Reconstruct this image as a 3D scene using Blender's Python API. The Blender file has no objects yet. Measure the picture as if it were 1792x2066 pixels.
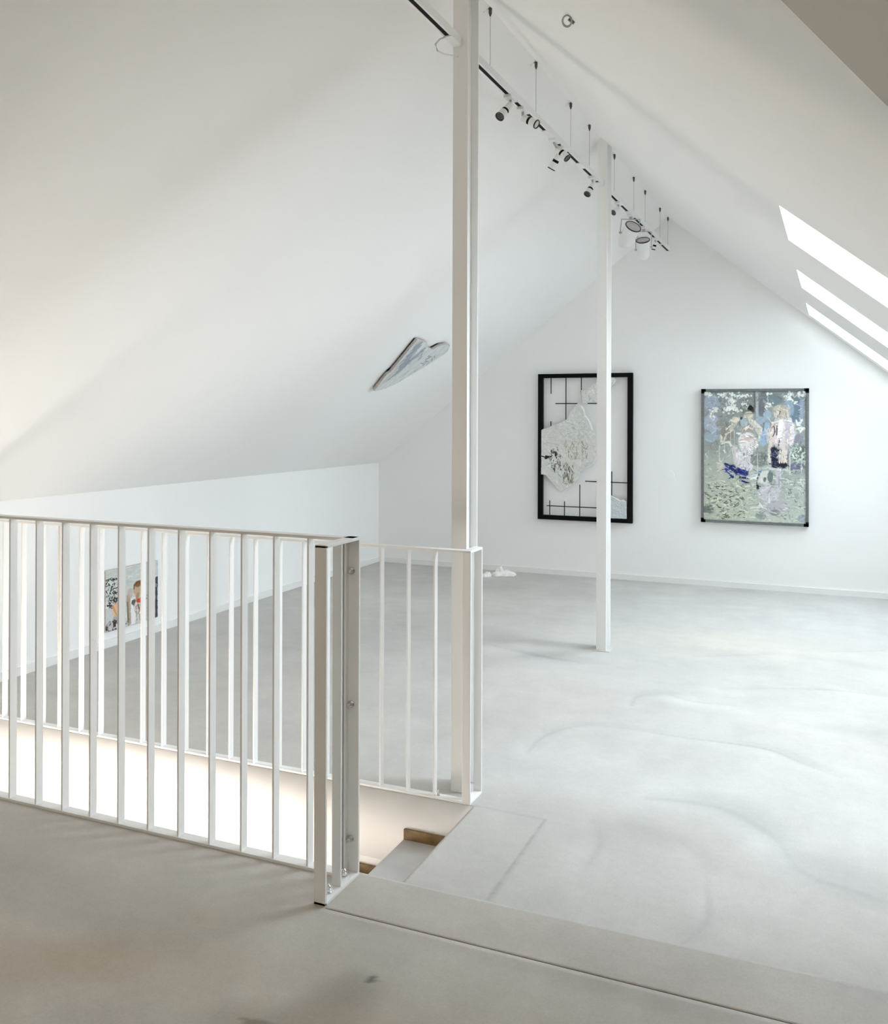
import bpy, bmesh, math, random
import numpy as np
from mathutils import Vector, Matrix

S = bpy.context.scene
COL = S.collection

# ------------------------------------------------------------------ camera
FPX, W, H, HOR = 1850.0, 1792.0, 2066.0, 837.0
YAW = math.radians(23.2023)
ROLL = -0.0031
Fv = Vector((-math.sin(YAW), math.cos(YAW), 0))
Rv = Vector((math.cos(YAW), math.sin(YAW), 0))
Uv = Vector((0, 0, 1))
EYE = Vector((0, 0, 1.5))
cam_d = bpy.data.cameras.new('camera')
cam_d.sensor_fit = 'HORIZONTAL'
cam_d.sensor_width = 36
cam_d.lens = FPX / W * 36
cam_d.shift_y = -(H / 2 - HOR) / W
cam_d.clip_start = 0.02
cam = bpy.data.objects.new('camera', cam_d)
COL.objects.link(cam)
cr = Rv * math.cos(ROLL) - Uv * math.sin(ROLL)
cu = Uv * math.cos(ROLL) + Rv * math.sin(ROLL)
mw = Matrix.Identity(4)
for i in range(3):
    mw[i][0], mw[i][1], mw[i][2], mw[i][3] = cr[i], cu[i], -Fv[i], EYE[i]
cam.matrix_world = mw
S.camera = cam

# ------------------------------------------------------------------ sky, stair lamp, added fill, exposure
SKY = 9.0
world = bpy.data.worlds.new('sky'); S.world = world
world.use_nodes = True
bg = world.node_tree.nodes['Background']
bg.inputs[0].default_value = (0.84, 0.905, 1.0, 1)
# bright haze, strongest high up beyond the gable end
_nt = world.node_tree
_tc = _nt.nodes.new('ShaderNodeTexCoord')
_dp = _nt.nodes.new('ShaderNodeVectorMath'); _dp.operation = 'DOT_PRODUCT'
_dp.inputs[1].default_value = Vector((0.50, 0.74, 0.45)).normalized()
_mr = _nt.nodes.new('ShaderNodeMapRange')
_mr.inputs[1].default_value = 0.0; _mr.inputs[2].default_value = 1.0
_mr.inputs[3].default_value = SKY * 0.03; _mr.inputs[4].default_value = SKY * 2.5
_nt.links.new(_tc.outputs['Generated'], _dp.inputs[0]); _nt.links.new(_dp.outputs['Value'], _mr.inputs[0])
_nt.links.new(_mr.outputs[0], bg.inputs[1])
S.cycles.max_bounces = 14; S.cycles.diffuse_bounces = 12
S.view_settings.view_transform = 'Standard'
S.view_settings.look = 'None'
S.view_settings.gamma = 1.0
S.view_settings.exposure = 0.31
S.view_settings.use_curve_mapping = False
STAIR_LAMP = 40.0          # warm lamp on the flight below
ROOM_FILL = 20.0            # warm fill added behind the camera, no known lamp there

# ------------------------------------------------------------------ room numbers (metres)
XL, XRT = -4.304, 1.52      # knee walls
YG, YB = 8.35, -4.0         # gable walls
RX, RZ = -1.39, 3.272       # ridge
SL, SR = 0.777, 0.80        # slopes (rise per metre)
WX0, WX1 = -4.12, -1.28     # stairwell
WY0, WY1 = 2.354, 3.275
LZ = 0.17                   # near landing is one riser above the main floor

# ------------------------------------------------------------------ materials
def mat(name, col, rough=0.6, metal=0.0, noise=None, bump=None, spec=0.5):
    m = bpy.data.materials.new(name); m.use_nodes = True
    nt = m.node_tree; b = nt.nodes['Principled BSDF']
    b.inputs['Base Color'].default_value = (*col, 1)
    b.inputs['Roughness'].default_value = rough
    b.inputs['Metallic'].default_value = metal
    b.inputs['Specular IOR Level'].default_value = spec
    if noise or bump:
        tc = nt.nodes.new('ShaderNodeTexCoord')
    if noise:
        sc, amt = noise
        n = nt.nodes.new('ShaderNodeTexNoise'); n.inputs['Scale'].default_value = sc
        n.inputs['Detail'].default_value = 5
        nt.links.new(tc.outputs['Object'], n.inputs['Vector'])
        r = nt.nodes.new('ShaderNodeMapRange')
        r.inputs[1].default_value = 0.3; r.inputs[2].default_value = 0.7
        r.inputs[3].default_value = 1 - amt; r.inputs[4].default_value = 1 + amt
        nt.links.new(n.outputs['Fac'], r.inputs[0])
        mx = nt.nodes.new('ShaderNodeVectorMath'); mx.operation = 'SCALE'
        mx.inputs[0].default_value = col
        nt.links.new(r.outputs[0], mx.inputs['Scale'])
        nt.links.new(mx.outputs[0], b.inputs['Base Color'])
    if bump:
        sc, st = bump
        n = nt.nodes.new('ShaderNodeTexNoise'); n.inputs['Scale'].default_value = sc
        nt.links.new(tc.outputs['Object'], n.inputs['Vector'])
        bp = nt.nodes.new('ShaderNodeBump'); bp.inputs['Strength'].default_value = st
        bp.inputs['Distance'].default_value = 0.002
        nt.links.new(n.outputs['Fac'], bp.inputs['Height'])
        nt.links.new(bp.outputs[0], b.inputs['Normal'])
    return m

def attr_mat(name, rough=0.6, noise=None, bump=None, spec=0.4):
    """colour painted on the mesh, times a fine grain"""
    m = mat(name, (1, 1, 1), rough, 0, None, bump, spec)
    nt = m.node_tree; b = nt.nodes['Principled BSDF']
    a = nt.nodes.new('ShaderNodeAttribute'); a.attribute_name = 'paint'
    out = a.outputs['Color']
    if noise:
        for sc, amt in noise:
            tc = nt.nodes.new('ShaderNodeTexCoord')
            n = nt.nodes.new('ShaderNodeTexNoise'); n.inputs['Scale'].default_value = sc
            n.inputs['Detail'].default_value = 6; n.inputs['Roughness'].default_value = 0.6
            nt.links.new(tc.outputs['Object'], n.inputs['Vector'])
            r = nt.nodes.new('ShaderNodeMapRange')
            r.inputs[1].default_value = 0.3; r.inputs[2].default_value = 0.7
            r.inputs[3].default_value = 1 - amt; r.inputs[4].default_value = 1 + amt
            nt.links.new(n.outputs['Fac'], r.inputs[0])
            mx = nt.nodes.new('ShaderNodeVectorMath'); mx.operation = 'SCALE'
            nt.links.new(out, mx.inputs[0]); nt.links.new(r.outputs[0], mx.inputs['Scale'])
            out = mx.outputs[0]
    nt.links.new(out, b.inputs['Base Color'])
    return m

M_WALL = mat('white_plaster', (0.90, 0.895, 0.885), 0.85, bump=(60, 0.08), spec=0.2)
M_CEIL = mat('white_ceiling_plaster', (0.90, 0.893, 0.88), 0.9, bump=(60, 0.08), spec=0.2)
M_FLOOR = attr_mat('trowelled_cement', 0.55, noise=[(2.2, 0.05), (9, 0.04), (40, 0.03), (160, 0.05)], bump=(30, 0.1), spec=0.35)
M_STEEL = mat('white_painted_steel', (0.88, 0.875, 0.86), 0.45, bump=(200, 0.05))
M_TRIM = mat('white_trim', (0.84, 0.84, 0.82), 0.5)
M_WOOD = mat('brown_wood', (0.24, 0.15, 0.06), 0.6, noise=(30, 0.3))
M_TREAD = mat('cement_tread', (0.50, 0.495, 0.48), 0.6, noise=(8, 0.08))
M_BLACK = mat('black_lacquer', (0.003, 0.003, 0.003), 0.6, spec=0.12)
M_ROD = mat('black_rod', (0.006, 0.006, 0.006), 0.6, spec=0.15)
M_DARK = mat('dark_slot', (0.004, 0.004, 0.005), 0.6, spec=0.15)
M_LENSD = mat('dark_glass_lens', (0.05, 0.04, 0.042), 0.3)
M_LAMP = mat('white_lamp_metal', (0.82, 0.82, 0.81), 0.4)
M_LAMPG = mat('grey_lamp_metal', (0.45, 0.46, 0.47), 0.35)
M_LENS = mat('pinkish_glass_lens', (0.64, 0.61, 0.60), 0.25)
M_ZINC = mat('zinc_bolt', (0.72, 0.72, 0.71), 0.16, 1.0)
M_CUT = mat('dark_cut_cement', (0.20, 0.18, 0.16), 0.9)
M_WIRE = mat('steel_wire', (0.35, 0.35, 0.35), 0.4, 0.6)
M_GRIP = mat('dark_nickel', (0.10, 0.09, 0.09), 0.4, 0.5)
M_GREYF = mat('grey_picture_frame', (0.15, 0.16, 0.16), 0.4, noise=(40, 0.2))
M_CANV = attr_mat('oil_paint', 0.55, bump=(120, 0.3))
M_SIDE = mat('raw_canvas_edge', (0.55, 0.50, 0.47), 0.8, noise=(60, 0.15))
M_SIDEW = mat('white_canvas_edge', (0.75, 0.75, 0.73), 0.7)
M_RAG = mat('pale_cast_fragment', (0.88, 0.865, 0.84), 0.7, noise=(25, 0.05), bump=(40, 0.15))

def glass_mat():
    m = bpy.data.materials.new('clear_window_glass'); m.use_nodes = True
    nt = m.node_tree; nt.nodes.clear()
    o = nt.nodes.new('ShaderNodeOutputMaterial'); t = nt.nodes.new('ShaderNodeBsdfTransparent')
    g = nt.nodes.new('ShaderNodeBsdfGlossy'); g.inputs['Roughness'].default_value = 0.02
    x = nt.nodes.new('ShaderNodeMixShader'); x.inputs[0].default_value = 0.06
    t.inputs[0].default_value = (0.95, 0.98, 0.98, 1)
    nt.links.new(t.outputs[0], x.inputs[1]); nt.links.new(g.outputs[0], x.inputs[2])
    nt.links.new(x.outputs[0], o.inputs[0])
    return m
M_GLASS = glass_mat()

# ------------------------------------------------------------------ helpers
def empty(name, loc, label, cat, group=None):
    o = bpy.data.objects.new(name, None); COL.objects.link(o)
    o.location = loc; o.empty_display_size = 0.1
    tag(o, label, cat, group)
    return o

def tag(o, label=None, cat=None, group=None, kind=None):
    if label: o['label'] = label
    if cat: o['category'] = cat
    if group: o['group'] = group
    if kind: o['kind'] = kind
    return o

def base_loc(p):
    v = Vector((0, 0, 0))
    while p is not None:
        v = v + p.location; p = p.parent
    return v

def obj(name, bm, m, parent=None, smooth=False):
    me = bpy.data.meshes.new(name)
    if isinstance(bm, bmesh.types.BMesh):
        bmesh.ops.recalc_face_normals(bm, faces=bm.faces)
        bm.to_mesh(me); bm.free()
    else:
        me = bm
    for mm in (m if isinstance(m, (list, tuple)) else [m]): me.materials.append(mm)
    if smooth:
        for p in me.polygons: p.use_smooth = True
    o = bpy.data.objects.new(name, me); COL.objects.link(o)
    if parent is not None:
        me.transform(Matrix.Translation(-base_loc(parent)))
        o.parent = parent
    return o

def struct(name, bm, m, smooth=False):
    return tag(obj(name, bm, m, None, smooth), kind='structure')

def box(bm, x0, x1, y0, y1, z0, z1, bev=0):
    g = bmesh.ops.create_cube(bm, size=1)
    bmesh.ops.scale(bm, vec=(x1 - x0, y1 - y0, z1 - z0), verts=g['verts'])
    bmesh.ops.translate(bm, vec=((x0 + x1) / 2, (y0 + y1) / 2, (z0 + z1) / 2), verts=g['verts'])
    if bev:
        es = list({e for v in g['verts'] for e in v.link_edges})
        bmesh.ops.bevel(bm, geom=es, offset=bev, segments=2, affect='EDGES', profile=0.6)
    return bm

def B(*a, **k): return box(bmesh.new(), *a, **k)

def cyl(bm, p0, p1, r0, r1=None, seg=24, caps=True):
    if r1 is None: r1 = r0
    p0, p1 = Vector(p0), Vector(p1); d = p1 - p0
    q = d.to_track_quat('Z', 'Y').to_matrix().to_4x4()
    bmesh.ops.create_cone(bm, cap_ends=caps, segments=seg, radius1=r0, radius2=r1, depth=d.length,
                          matrix=Matrix.Translation((p0 + p1) / 2) @ q)
    return bm

def tube(bm, pts, r, seg=8):
    pts = [Vector(p) for p in pts]; rings = []
    for i, p in enumerate(pts):
        t = (pts[min(i + 1, len(pts) - 1)] - pts[max(i - 1, 0)]).normalized()
        q = t.to_track_quat('Z', 'Y')
        rings.append([bm.verts.new(p + q @ Vector((r * math.cos(a), r * math.sin(a), 0)))
                      for a in [2 * math.pi * k / seg for k in range(seg)]])
    for a, b in zip(rings, rings[1:]):
        for k in range(seg):
            bm.faces.new((a[k], a[(k + 1) % seg], b[(k + 1) % seg], b[k]))
    bm.faces.new(rings[0][::-1]); bm.faces.new(rings[-1])
    return bm

def prism(bm, pts, n):
    """polygon pts (3-D) extruded by vector n"""
    n = Vector(n); a = [bm.verts.new(Vector(p)) for p in pts]; b = [bm.verts.new(Vector(p) + n) for p in pts]
    bm.faces.new(a); bm.faces.new(b[::-1])
    for i in range(len(a)):
        j = (i + 1) % len(a); bm.faces.new((a[i], b[i], b[j], a[j]))
    return bm

def slab(us, vs, holes, f, n):
    """grid of cells us x vs mapped by f(u, v) and extruded by n, leaving out the holes"""
    bm = bmesh.new(); n = Vector(n); va = {}; vb = {}
    for i, u in enumerate(us):
        for j, v in enumerate(vs):
            p = Vector(f(u, v)); va[i, j] = bm.verts.new(p); vb[i, j] = bm.verts.new(p + n)
    def solid(i, j):
        if i < 0 or j < 0 or i >= len(us) - 1 or j >= len(vs) - 1: return False
        cu_, cv_ = (us[i] + us[i + 1]) / 2, (vs[j] + vs[j + 1]) / 2
        return not any(a < cu_ < b and c < cv_ < d for a, b, c, d in holes)
    for i in range(len(us) - 1):
        for j in range(len(vs) - 1):
            if not solid(i, j): continue
            c = [(i, j), (i + 1, j), (i + 1, j + 1), (i, j + 1)]
            bm.faces.new([va[k] for k in c]); bm.faces.new([vb[k] for k in c][::-1])
            for (di, dj), (p, q) in zip(((0, -1), (1, 0), (0, 1), (-1, 0)), zip(c, c[1:] + c[:1])):
                if not solid(i + di, j + dj): bm.faces.new((va[p], vb[p], vb[q], va[q]))
    loose = [v for v in bm.verts if not v.link_faces]
    bmesh.ops.delete(bm, geom=loose, context='VERTS')
    return bm

def srgb(c):
    c = np.asarray(c, float) / 255.0
    return np.where(c <= 0.04045, c / 12.92, ((c + 0.055) / 1.055) ** 2.4)

class Paint:
    """a small painted colour field: the pigment of a picture or of the floor"""
    def __init__(s, x0, y0, x1, y1, nx, ny, col, seed=1):
        s.x = np.linspace(x0, x1, nx); s.y = np.linspace(y0, y1, ny)
        s.X, s.Y = np.meshgrid(s.x, s.y); s.c = np.empty((ny, nx, 3)); s.c[:] = col
        s.r = np.random.RandomState(seed); s.dx = abs(x1 - x0) / nx; s.dy = abs(y1 - y0) / ny
        s.n1 = s.field(6); s.n2 = s.field(25)
    def field(s, cells):
        ny, nx = s.X.shape; out = np.zeros((ny, nx)); amp = 1; k = cells; tot = 0
        for _ in range(3):
            ky = max(2, int(k * ny / nx)); g = s.r.rand(ky + 2, k + 2)
            u = np.linspace(0, k, nx); v = np.linspace(0, ky, ny)
            iu = np.minimum(u.astype(int), k); iv = np.minimum(v.astype(int), ky)
            fu = u - iu; fv = v - iv; fu = fu * fu * (3 - 2 * fu); fv = (fv * fv * (3 - 2 * fv))[:, None]
            a = g[iv][:, iu] * (1 - fu) + g[iv][:, iu + 1] * fu
            b = g[iv + 1][:, iu] * (1 - fu) + g[iv + 1][:, iu + 1] * fu
            out += amp * (a * (1 - fv) + b * fv); tot += amp; amp *= 0.5; k *= 2
        return out / tot
    def win(s, x0, x1, y0, y1):
        def rng(arr, a, b):
            lo, hi = min(a, b), max(a, b); idx = np.nonzero((arr >= lo) & (arr <= hi))[0]
            return (idx[0], idx[-1] + 1) if len(idx) else (0, 0)
        i0, i1 = rng(s.x, x0, x1); j0, j1 = rng(s.y, y0, y1)
        return slice(j0, j1), slice(i0, i1)
    def mix(s, w, m, col, alpha):
        m = np.clip(m, 0, 1)[..., None] * alpha
        s.c[w] = s.c[w] * (1 - m) + np.asarray(col) * m
    def blob(s, x, y, rx, ry, col, alpha=1, soft=0.25, rough=0.5, rot=0):
        e = 1.6 * max(rx, ry); w = s.win(x - e, x + e, y - e, y + e)
        X, Y = s.X[w] - x, s.Y[w] - y
        if X.size == 0: return
        c_, s_ = math.cos(rot), math.sin(rot)
        d = np.sqrt(((X * c_ + Y * s_) / rx) ** 2 + ((-X * s_ + Y * c_) / ry) ** 2) + rough * (s.n2[w] - 0.5)
        s.mix(w, (1 + soft / 2 - d) / soft, col, alpha)
    def stroke(s, pts, wd, col, alpha=1, soft=0.4, rough=0.5):
        for (xa, ya), (xb, yb) in zip(pts, pts[1:]):
            e = wd * 1.6
            w = s.win(min(xa, xb) - e, max(xa, xb) + e, min(ya, yb) - e, max(ya, yb) + e)
            X, Y = s.X[w], s.Y[w]
            if X.size == 0: continue
            L = (xb - xa) ** 2 + (yb - ya) ** 2 + 1e-12
            t = np.clip(((X - xa) * (xb - xa) + (Y - ya) * (yb - ya)) / L, 0, 1)
            d = np.hypot(X - xa - t * (xb - xa), Y - ya - t * (yb - ya)) / (wd / 2) + rough * (s.n2[w] - 0.5)
            s.mix(w, (1 + soft / 2 - d) / soft, col, alpha)
    def dabs(s, n, lmin, lmax, wd, var=.2, ang=(0, 3.14), alpha=.8, sat=0.0):
        """short dabs that pick up the colour under them and push it lighter or darker"""
        ny, nx = s.X.shape
        for _ in range(n):
            j, i = s.r.randint(ny), s.r.randint(nx); base = s.c[j, i].copy()
            g = s.r.uniform(1 - var, 1 + var); base = base * g + (s.r.rand(3) - .5) * sat
            x, y = s.x[i] + s.r.randn() * lmin * .5, s.y[j] + s.r.randn() * lmin * .5
            a = s.r.uniform(*ang); l = s.r.uniform(lmin, lmax) / 2
            s.stroke([(x - l * math.cos(a), y - l * math.sin(a)), (x + l * math.cos(a), y + l * math.sin(a))],
                     wd * s.r.uniform(.5, 1.5), np.clip(base, 0, 1), alpha, soft=.5, rough=.8)
    def flecks(s, n, x0, x1, y0, y1, lmin, lmax, wd, cols, alpha=1, ang=(0, 3.14)):
        for _ in range(n):
            x = s.r.uniform(x0, x1); y = s.r.uniform(y0, y1); a = s.r.uniform(*ang); l = s.r.uniform(lmin, lmax) / 2
            col = cols[s.r.randint(len(cols))]
            s.stroke([(x - l * math.cos(a), y - l * math.sin(a)), (x + l * math.cos(a), y + l * math.sin(a))],
                     wd * s.r.uniform(0.6, 1.4), srgb(col), alpha)

def inside(X, Y, poly):
    m = np.zeros(X.shape, bool); n = len(poly)
    for i in range(n):
        (xa, ya), (xb, yb) = poly[i], poly[(i + 1) % n]
        if ya == yb: continue
        c = ((ya > Y) != (yb > Y)) & (X < (xb - xa) * (Y - ya) / (yb - ya) + xa)
        m ^= c
    return m

def painted(name, P, f, nrm, thick, mats, parent=None, mask=None, relief=0.0):
    """grid mesh of the painted field: f(X, Y) -> (x, y, z) arrays of the front, solid down to -nrm*thick"""
    ny, nx = P.X.shape; x, y, z = f(P.X, P.Y)
    co = np.stack([x, y, z], -1).reshape(-1, 3)
    nrm = np.array(nrm, float); nrm /= np.linalg.norm(nrm)
    back = co - nrm * thick
    if relief: co = co + nrm * ((P.n2.reshape(-1, 1) - 0.5) * relief)
    if mask is None: cell = np.ones((ny - 1, nx - 1), bool)
    else: cell = mask(0.25 * (P.X[1:, 1:] + P.X[:-1, :-1] + P.X[1:, :-1] + P.X[:-1, 1:]),
                      0.25 * (P.Y[1:, 1:] + P.Y[:-1, :-1] + P.Y[1:, :-1] + P.Y[:-1, 1:]))
    idx = np.arange(nx * ny).reshape(ny, nx); N = nx * ny
    q = np.stack([idx[:-1, :-1], idx[:-1, 1:], idx[1:, 1:], idx[1:, :-1]], -1)
    front = q[cell]; bk = front[:, ::-1] + N
    pad = np.pad(cell, 1); sides = []
    for (dj, di), (a, b) in zip(((-1, 0), (0, 1), (1, 0), (0, -1)), ((0, 1), (1, 2), (2, 3), (3, 0))):
        nb = pad[1 + dj:1 + dj + ny - 1, 1 + di:1 + di + nx - 1]
        e = q[cell & ~nb]; sides.append(np.stack([e[:, b], e[:, a], e[:, a] + N, e[:, b] + N], -1))
    sides = np.concatenate(sides)
    faces = np.concatenate([front, bk, sides]); used, inv = np.unique(faces, return_inverse=True)
    faces = inv.reshape(-1, 4); allco = np.concatenate([co, back])[used]
    colr = np.concatenate([P.c.reshape(-1, 3)] * 2)[used]
    me = bpy.data.meshes.new(name)
    me.vertices.add(len(allco)); me.vertices.foreach_set('co', allco.astype(np.float32).ravel())
    nf = len(faces); me.loops.add(nf * 4); me.loops.foreach_set('vertex_index', faces.astype(np.int32).ravel())
    me.polygons.add(nf)
    me.polygons.foreach_set('loop_start', np.arange(0, nf * 4, 4, dtype=np.int32))
    mi = np.zeros(nf, np.int32); mi[len(front):] = 1; me.polygons.foreach_set('material_index', mi)
    me.update(calc_edges=True); me.validate()
    at = me.color_attributes.new('paint', 'FLOAT_COLOR', 'POINT')
    at.data.foreach_set('color', np.concatenate([np.clip(colr, 0, 1), np.ones((len(colr), 1))], 1).astype(np.float32).ravel())
    return obj(name, me, mats, parent)

# ------------------------------------------------------------------ floor
# main floor z = 0 beyond the step, pigment painted at 1.2 cm steps
def floor_paint(x0, x1, y0, y1, nx, ny, col, seed):
    P = Paint(x0, y0, x1, y1, nx, ny, srgb(col), seed)
    P.c *= (1 + 0.16 * (P.field(9) - 0.5))[..., None]
    P.c *= (1 + 0.12 * (P.field(34) - 0.5))[..., None]
    t = (P.field(5) - 0.5)[..., None]
    P.c *= 1 + t * np.array([0.05, 0.0, -0.07])
    return P
PF = floor_paint(XL, XRT + 1.6, WY0, YG, 700, 600, (191, 188, 183), 3)
dk, lt = srgb((152, 152, 151)), srgb((210, 209, 206))
arcs = [([(-1.26, 3.89), (-1.25, 4.13), (-1.14, 4.33), (-0.98, 4.38), (-0.61, 4.37), (-0.3, 4.37), (-0.13, 4.25), (0.03, 4.14)], .03),
        ([(-0.97, 4.73), (-0.97, 4.91), (-0.85, 5.01), (-0.69, 4.94), (-0.44, 4.96)], .045),
        ([(-0.69, 3.62), (-0.41, 3.64), (-0.2, 3.46), (-0.1, 3.24), (0.15, 3.14)], .06),
        ([(-0.51, 3.31), (-0.4, 3.16), (-0.37, 2.98), (-0.35, 2.81), (-0.4, 2.66)], .04),
        ([(-0.83, 3.34), (-0.76, 3.18), (-0.76, 2.95)], .035),
        ([(-0.81, 5.86), (-0.25, 6.2), (0.31, 6.52)], .05),
        ([(-0.59, 5.22), (-0.09, 5.44), (0.26, 5.44)], .05),
        ([(-2.08, 5.63), (-1.66, 5.48), (-1.34, 5.44)], .09)]
def mark(P_, a, wd, col, alpha, n=8):
    """a trowel mark that swells, fades and breaks along its length"""
    pts = []
    for i in range(len(a) - 1):
        p0, p1, p2, p3 = a[max(i - 1, 0)], a[i], a[i + 1], a[min(i + 2, len(a) - 1)]
        for k in range(n):
            t = k / n
            pts.append(tuple(0.5 * (2 * q1 + (q2 - q0) * t + (2 * q0 - 5 * q1 + 4 * q2 - q3) * t * t + (3 * q1 - q0 - 3 * q2 + q3) * t ** 3)
                             for q0, q1, q2, q3 in zip(p0, p1, p2, p3)))
    pts.append(a[-1]); m = len(pts) - 1; ph = P_.r.uniform(0, 6)
    for i in range(m):
        t = i / m; f_ = (0.55 + 0.45 * math.sin(9 * t + ph)) * math.sin(math.pi * min(1, .1 + t * .9)) ** .5
        P_.stroke([pts[i], pts[i + 1]], wd * (0.6 + 0.8 * f_), col, alpha * (0.35 + 0.65 * f_) * .5, soft=1.7, rough=1.6)
for a, wd in arcs:
    mark(PF, [(x - .015, y - .04) for x, y in a], wd * 2.4, lt, 0.16)
    mark(PF, [(x, y) for x, y in a], wd * .45, dk, 0.6)
    mark(PF, [(x + .01, y + .03) for x, y in a], wd * 1.8, dk, 0.17)
PF.blob(-0.62, 4.92, .22, .10, lt, .35, soft=.9)
PF.blob(-0.75, 4.15, .42, .2, dk, .10, soft=1.8, rough=2); PF.blob(-0.9, 3.75, .5, .25, lt, .3, soft=1.2)
PF.blob(-0.4, 3.0, .45, .3, lt, .25, soft=1.4); PF.blob(0.3, 3.6, .6, .4, lt, .25, soft=1.4)
PF.blob(-0.6, 6.3, .8, .35, srgb((205, 198, 182)), .45, soft=1.3)
PF.blob(-3.0, 5.0, .9, .6, srgb((178, 172, 165)), .3, soft=1.6)
for _ in range(46):
    x, y = PF.r.uniform(-4, 1.4), PF.r.uniform(2.6, 8.2); a = PF.r.uniform(-.5, .5)
    l = PF.r.uniform(.15, .6); n = 6; cv = PF.r.uniform(-.6, .6)
    pts = [(x + l * (k / n - .5) * math.cos(a), y + l * (k / n - .5) * math.sin(a) + cv * l * (k / n - .5) ** 2) for k in range(n + 1)]
    PF.stroke(pts, PF.r.uniform(.03, .14), (dk, lt)[PF.r.randint(2)], PF.r.uniform(.05, .12), soft=1.9, rough=1.6)
seam = srgb((150, 148, 146))
for k in range(12):
    PF.stroke([(-0.985 - .0004 * k, 2.42 + .0712 * k), (-0.985 - .0004 * (k + 1), 2.42 + .0712 * (k + 1))], .014, seam, .3 + .3 * abs(math.sin(k * 1.9)), soft=1.1, rough=.4)
PF.stroke([(-1.28, 3.285), (-0.99, 3.274)], .016, seam, .3, soft=1.2, rough=1)
PF.blob(-1.2, 2.55, .12, .1, dk, .35, soft=1.2)
fl_mask = lambda X, Y: ~((X > WX0) & (X < WX1) & (Y < WY1))
f1 = painted('floor', PF, lambda X, Y: (X, Y, X * 0), (0, 0, 1), 0.28, [M_FLOOR, M_WALL], mask=fl_mask)
tag(f1, kind='structure')
# landing, one riser higher, where the photographer stands
PN = floor_paint(XL, XRT + 1.6, -0.9, WY0, 460, 330, (193, 188, 180), 8)
och = srgb((186, 166, 138)); gr = srgb((160, 155, 147))
mark(PN, [(-1.2, 2.12), (-0.6, 2.11), (0.3, 2.095)], .05, gr, .5)
mark(PN, [(-1.04, 1.93), (-1.02, 1.85), (-1.05, 1.76), (-1.12, 1.70), (-1.25, 1.66)], .10, gr, .5)
PN.blob(-1.0, 1.92, .012, .02, srgb((90, 85, 76)), .8)
PN.blob(-1.15, 1.68, .05, .012, srgb((110, 98, 80)), .7)
for x, y, rx, ry in [(-1.55, 1.98, .05, .03), (-1.5, 1.75, .2, .07), (-1.35, 1.85, .15, .05), (-.75, 1.7, .3, .12), (-1.8, 1.65, .25, .1), (-1.33, 2.13, .03, .012), (-0.95, 1.75, .1, .05)]:
    PN.blob(x, y, rx, ry, och, .28, soft=1.6, rough=2.4)
for x, y, rx, ry in [(-2.2, 2.0, .4, .08), (-.2, 1.95, .2, .05), (.1, 2.0, .12, .03), (-1.9, 1.85, .3, .06)]:
    PN.blob(x, y, rx, ry, gr, .3, soft=1.4, rough=1.3)
j0 = int(np.searchsorted(PN.y, 2.146))
PN.y[j0 - 1], PN.y[j0] = 2.1438, 2.1462            # a saw-cut joint, 4 mm wide
PN.X, PN.Y = np.meshgrid(PN.x, PN.y)
f2 = painted('floor', PN, lambda X, Y: (X, Y, X * 0 + LZ), (0, 0, 1), 0.45, [M_FLOOR, M_CUT],
             mask=lambda X, Y: ~((X > -1.266) & (Y > 2.1439) & (Y < 2.1461)))
tag(f2, kind='structure')
struct('floor', B(XL, XRT + 1.6, YB, -0.9, LZ - .45, LZ), M_TREAD)
struct('floor', B(XL - .3, XRT + 1.6, YB, YG, -3.1, -2.9), M_TREAD)     # storey below

# ------------------------------------------------------------------ walls
T = 0.28
zl = RZ - SL * (RX - XL); zr = RZ - SR * (XRT - RX)
XE = XRT + 1.6          # end of the cross gable
CGY = 0.16; CS = 0.664  # cross gable ridge line and slope
CY1 = CGY + (RZ - 0.93) / CS
gable = [(XL - .05, -.25), (XRT, -.25), (XRT, zr + .02), (RX, RZ + .05), (XL - .05, zl + .02)]
struct('wall_far', prism(bmesh.new(), [(x, YG, z) for x, z in gable], (0, T, 0)), M_WALL)
struct('wall_near', prism(bmesh.new(), [(x, YB, z) for x, z in gable], (0, -T, 0)), M_WALL)
struct('wall_left', B(XL - T, XL, YB, YG + T, -.28, zl + .1), M_WALL)
w = bmesh.new()
box(w, XRT, XRT + T, CY1, YG + T, -.28, zr + .1)
box(w, XRT, XRT + T, YB, 2 * CGY - CY1, -.28, zr + .1)
box(w, XRT + T, XE + T, CY1, CY1 + T, -.28, zr + .1)
box(w, XRT + T, XE + T, 2 * CGY - CY1 - T, 2 * CGY - CY1, -.28, zr + .1)
prism(w, [(XE, 2 * CGY - CY1, -.28), (XE, CY1, -.28), (XE, CY1, .95), (XE, CGY, RZ + .03), (XE, 2 * CGY - CY1, .95)], (T, 0, 0))
struct('wall_right', w, M_WALL)
# storey below: closes the stairwell
struct('wall_stairwell_far', B(XL - .3, XRT, WY1, WY1 + .12, -2.9, -.05), M_WALL)
struct('wall_stairwell_near', B(XL - .3, XRT, WY0 - .12, WY0, -2.9, -.05), M_WALL)
struct('wall_stairwell_left', B(XL - .42, XL - .3, WY0 - .12, WY1 + .12, -2.9, -.05), M_WALL)
struct('wall_stairwell_right', B(WX1 + .03, WX1 + .15, WY0, WY1, -2.9, -.2), M_WALL)
struct('wall_stairwell_left', B(XL - .3, WX0, WY0, WY1, -.28, -.02), M_WALL)

# baseboards
struct('baseboard_far', B(XL, XRT, YG - .012, YG, 0, .05), M_TRIM)
struct('baseboard_left', B(XL, XL + .012, WY1 + .05, YG - .012, 0, .05), M_TRIM)

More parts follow.
